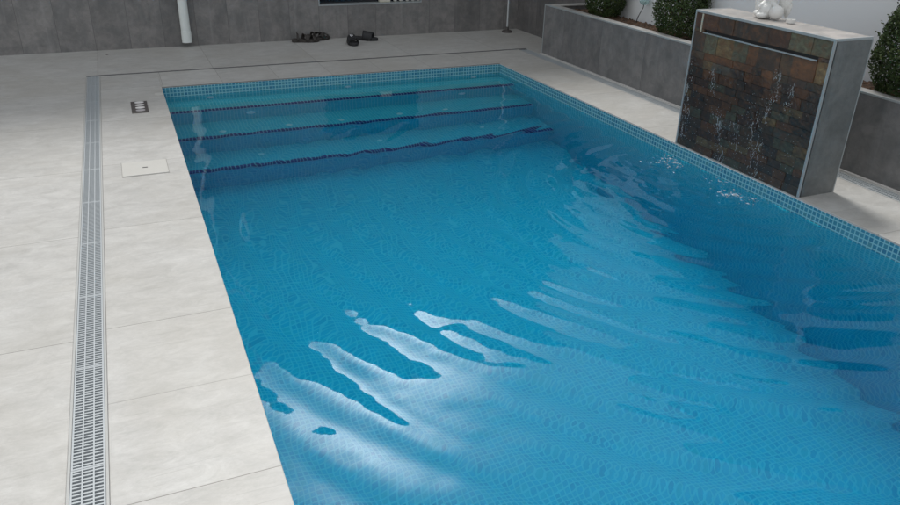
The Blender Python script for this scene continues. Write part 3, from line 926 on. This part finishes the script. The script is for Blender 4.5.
tag(obj('splash', bm, m_drop, smooth=True), 'white splashing drops on the water below the slate wall', 'splash', kind='stuff')

# ------------------------------------------------------------------ figurine and tealight
m_por = simple('white_ceramic', (0.70, 0.70, 0.68), 0.45, 0, 0.08, 60)
fg = tag(empty('angel_figurine', (3.06, -2.885, FH + 0.001)), 'white ceramic crouching angel figurine on top of the water wall', 'figurine')
fg.rotation_euler = (0, 0, R(-65))
bm = bmesh.new()
# local +X towards the viewer's right along the wall, -Y towards the viewer
ell(bm, (-0.020, 0.000, 0.040), (0.045, 0.042, 0.045))             # skirt / seated body
ell(bm, (-0.010, 0.012, 0.085), (0.034, 0.032, 0.045), (10, 0, 0)) # torso
ell(bm, (-0.058, 0.010, 0.020), (0.035, 0.032, 0.020), (0, 10, 0)) # foot, robe hem
ell(bm, (-0.028, -0.034, 0.018), (0.030, 0.024, 0.017), (0, 0, 20))# knee / foot
ell(bm, (-0.040, -0.012, 0.075), (0.014, 0.036, 0.013), (35, 0, -25))  # arm
ell(bm, (0.020, -0.014, 0.078), (0.034, 0.013, 0.012), (0, 25, -20))   # arm over the ball
ell(bm, (-0.012, -0.004, 0.143), (0.033, 0.033, 0.034))             # head
ell(bm, (-0.012, -0.036, 0.139), (0.006, 0.006, 0.006))             # nose
ell(bm, (-0.040, 0.0, 0.138), (0.006, 0.008, 0.010)); ell(bm, (0.017, 0.0, 0.138), (0.006, 0.008, 0.010))
fo_ = obj('body', bm, m_por, fg, smooth=True)
rm = fo_.modifiers.new('remesh', 'REMESH'); rm.mode = 'VOXEL'; rm.voxel_size = 0.0022; rm.use_smooth_shade = True
sm_ = fo_.modifiers.new('smooth', 'SMOOTH'); sm_.factor = 0.6; sm_.iterations = 4
tx = bpy.data.textures.new('folds', 'CLOUDS'); tx.noise_scale = 0.010
dm = fo_.modifiers.new('folds', 'DISPLACE'); dm.texture = tx; dm.strength = 0.0055; dm.mid_level = 0.5
bm = bmesh.new()
for k in range(46):
    a = random.uniform(0, 6.28); z = random.uniform(0.0, 1.0)
    q = math.sqrt(max(0, 1 - (z * 0.9) ** 2)) * 0.033
    px_, py_ = q * math.cos(a), q * math.sin(a)
    if py_ < -0.012 and z < 0.55: continue
    ell(bm, (-0.012 + px_, 0.0 + py_, 0.146 + z * 0.032), (0.008, 0.008, 0.007), seg=8)
obj('hair', bm, m_por, fg, smooth=True)
bm = bmesh.new(); ell(bm, (0.043, -0.022, 0.0385), (0.038, 0.038, 0.038), seg=32)
o = obj('ball', bm, m_por, fg, smooth=True)
dm = o.modifiers.new('folds', 'DISPLACE'); dm.texture = tx; dm.strength = 0.002
for s, nm in ((-1, 'wing'), (1, 'wing')):
    bm = bmesh.new()
    if s < 0:
        ell(bm, (-0.072, 0.030, 0.062), (0.026, 0.014, 0.050), (0, -14, 15))
        ell(bm, (-0.060, 0.028, 0.10), (0.016, 0.012, 0.030), (0, 12, 15))
    else:
        ell(bm, (0.060, 0.034, 0.090), (0.036, 0.013, 0.060), (0, 18, -12))
        ell(bm, (0.082, 0.036, 0.055), (0.018, 0.010, 0.046), (0, 10, -12))
        ell(bm, (0.040, 0.034, 0.130), (0.026, 0.011, 0.036), (0, 40, -12))
    o = obj(nm, bm, m_por, fg, smooth=True)
    rm = o.modifiers.new('remesh', 'REMESH'); rm.mode = 'VOXEL'; rm.voxel_size = 0.002; rm.use_smooth_shade = True
    dm = o.modifiers.new('feathers', 'DISPLACE'); dm.texture = tx; dm.strength = 0.003
tl = tag(empty('tealight', (3.055, -3.045, FH + 0.001)), 'small round white tealight dish beside the angel figurine', 'candle')
bm = bmesh.new(); lathe(bm, [(0.019, 0), (0.022, 0.003), (0.023, 0.021), (0.020, 0.0215), (0.0195, 0.014)], seg=24)
obj('dish', bm, m_por, tl, smooth=False)
bm = bmesh.new(); lathe(bm, [(0.0025, 0.014), (0.001, 0.021)], seg=6)
obj('wick', bm, m_black, tl)

# ------------------------------------------------------------------ sandals
def sole_outline(Ln, Wd, n=28):
    pts = []
    for k in range(n):
        a = 2 * math.pi * k / n
        y = 0.5 * Ln * math.sin(a)
        u = (y / Ln + 0.5)                 # 0 heel .. 1 toe
        half = Wd * (0.36 + 0.17 * math.exp(-((u - 0.72) / 0.25) ** 2) - 0.05 * math.exp(-((u - 0.40) / 0.14) ** 2))
        x = half * math.copysign(abs(math.cos(a)) ** 0.62, math.cos(a))
        pts.append((x, y))
    return pts
HS = 1.35
def slide(loc, rz, label, mat, group, strap='band', emblem=False, tilt=(0, 0)):
    root = tag(empty('sandal', loc, rz), label, 'sandal', group)
    root.rotation_euler = (tilt[0], tilt[1], rz)
    Ln, Wd = 0.275, 0.105
    bm = bmesh.new()
    base = sole_outline(Ln, Wd)
    lv = [(0.0, 0.95), (0.006, 1.0), (0.024, 1.0), (0.029, 0.96)]
    rings = []
    for z, s in lv:
        rings.append([bm.verts.new((x * s, y * s, z + (0.010 * max(0, -y / Ln) if z > 0.01 else 0))) for x, y in base])
    for A, B in zip(rings, rings[1:]):
        for k in range(len(A)):
            bm.faces.new((A[k], A[(k + 1) % len(A)], B[(k + 1) % len(A)], B[k]))
    bm.faces.new(rings[0]); bm.faces.new(list(reversed(rings[-1])))
    obj('sole', bm, mat, root, smooth=False)
    def band(y0, y1, hgt, wd, th=0.005, skew=0.0):
        bm = bmesh.new()
        n, mN = 16, 5
        P = []
        for side_ in (0, 1):
            gridv = []
            for a in range(n + 1):
                f_ = math.pi * a / n
                row = []
                for b in range(mN + 1):
                    g_ = b / mN
                    y = y0 + (y1 - y0) * g_ + skew * math.cos(f_)
                    hh = hgt * (1 - 0.22 * g_)
                    off = th * side_
                    x = (wd + off) * math.copysign(abs(math.cos(f_)) ** 0.75, math.cos(f_))
                    z = 0.012 + (hh * HS + off) * math.sin(f_) ** 0.8
                    row.append(bm.verts.new((x, y, z)))
                gridv.append(row)
            P.append(gridv)
        for G in P:
            for a in range(n):
                for b in range(mN):
                    bm.faces.new((G[a][b], G[a + 1][b], G[a + 1][b + 1], G[a][b + 1]))
        for a in range(n):
            for b in (0, mN):
                bm.faces.new((P[0][a][b], P[0][a + 1][b], P[1][a + 1][b], P[1][a][b]))
        for b in range(mN):
            for a in (0, n):
                bm.faces.new((P[0][a][b], P[0][a][b + 1], P[1][a][b + 1], P[1][a][b]))
        return obj('strap', bm, mat, root, smooth=True)
    if strap == 'band':
        st = band(-0.015, 0.085, 0.058, 0.047)
        if emblem:
            bm = bmesh.new()
            for k, (x, ln) in enumerate(((-0.018, 0.030), (-0.004, 0.044), (0.012, 0.054))):
                n = 6
                prev = None
                for q in range(n + 1):
                    y = 0.0 + ln * q / n
                    zz_ = 0.012 + (0.058 * HS * (1 - 0.22 * (y + 0.015) / 0.1) + 0.005) * max(0, 1 - (x / 0.052) ** 2) ** 0.5 + 0.0012
                    cur = (bm.verts.new((x, y, zz_)), bm.verts.new((x + 0.011, y, zz_)))
                    if prev: bm.faces.new((prev[0], prev[1], cur[1], cur[0]))
                    prev = cur
            obj('emblem', bm, m_whiteprint, st, recalc=True)
    else:
        band(-0.02, 0.012, 0.050, 0.046, skew=0.02)
        band(0.022, 0.055, 0.046, 0.047, skew=-0.018)
        band(0.065, 0.090, 0.038, 0.044, skew=0.010)
        # heel strap folded down behind
        band(-0.085, -0.068, 0.060, 0.038)
    return root
slide((1.47, 1.50, 0), R(-100), 'dark brown strappy sandal lying in front of its pair by the wall', m_brownfoam, 'dark brown strappy sandals', 'multi')
slide((1.62, 1.555, 0.0), R(-62), 'dark brown strappy sandal behind its pair, touching the dark wall side', m_brownfoam, 'dark brown strappy sandals', 'multi')
slide((1.885, 1.27, 0), R(176), 'black slide sandal with white mark, toe towards the pool', m_black, 'black slide sandals', 'band', True)
slide((2.07, 1.435, 0), R(-122), 'plain looking black slide sandal turned sideways by the wall', m_black, 'black slide sandals', 'band')

# ------------------------------------------------------------------ fittings in the coping
lid = tag(empty('skimmer_lid', (-0.215, -1.875, 0)), 'white rectangular skimmer lid let into the left coping', 'lid')
bm = bmesh.new(); bx(bm, -0.117, 0.117, -0.112, 0.112, -0.002, 0.004)
lp_ = obj('plate', bm, m_lid, lid, bevel=0.002)
bm = bmesh.new(); bx(bm, -0.012, 0.014, -0.005, 0.004, 0.0038, 0.0052)
obj('finger_slot', bm, m_dark, lid)
bm = bmesh.new()
for a in (-0.1190, 0.1175):
    bx(bm, a, a + 0.0015, -0.1185, 0.1185, 0.0002, 0.0012)
for a in (-0.1190, 0.1175):
    bx(bm, -0.1190, 0.1190, a - (0.0 if a > 0 else 0.0015), a + (0.0015 if a > 0 else 0.0), 0.0002, 0.0012)
obj('gap', bm, simple('dusty_joint', (0.28, 0.27, 0.25), 0.8), lid)

fb = tag(empty('floor_socket', (-0.182, -0.557, 0)), 'dark brown metal floor plate with pale oval openings in the left coping', 'floor plate')
bm = bmesh.new(); bx(bm, -0.055, 0.053, -0.155, 0.155, -0.002, 0.004)
obj('plate', bm, m_brown, fb, bevel=0.0015)
for k, y in enumerate((0.118, 0.045, -0.028, -0.098)):
    bm = bmesh.new(); lathe(bm, [(1, 0.0038), (1, 0.006), (0.8, 0.0066)], seg=24)
    for v in bm.verts:
        v.co.x *= 0.031; v.co.y *= 0.025
        v.co.x += 0.002
        v.co.y += y
    obj('oval_inset', bm, simple('pale_inset', (0.72, 0.70, 0.68), 0.4) if k < 3 else simple('grey_inset', (0.42, 0.40, 0.41), 0.4), fb)
bm = bmesh.new(); bx(bm, -0.062, -0.004, -0.255, -0.185, -0.001, 0.003)
tag(obj('depth_marker', bm, m_lid, bevel=0.001), 'small pale plate on the coping by the far left pool corner', 'plate')
bm = bmesh.new(); lathe(bm, [(0.011, 0.0), (0.011, 0.003), (0.004, 0.004)], loc=(-0.369, 1.40, 0.0), seg=12)
tag(obj('floor_stud', bm, m_brown), 'tiny dark stud in the far paving left of the drainpipe', 'stud')
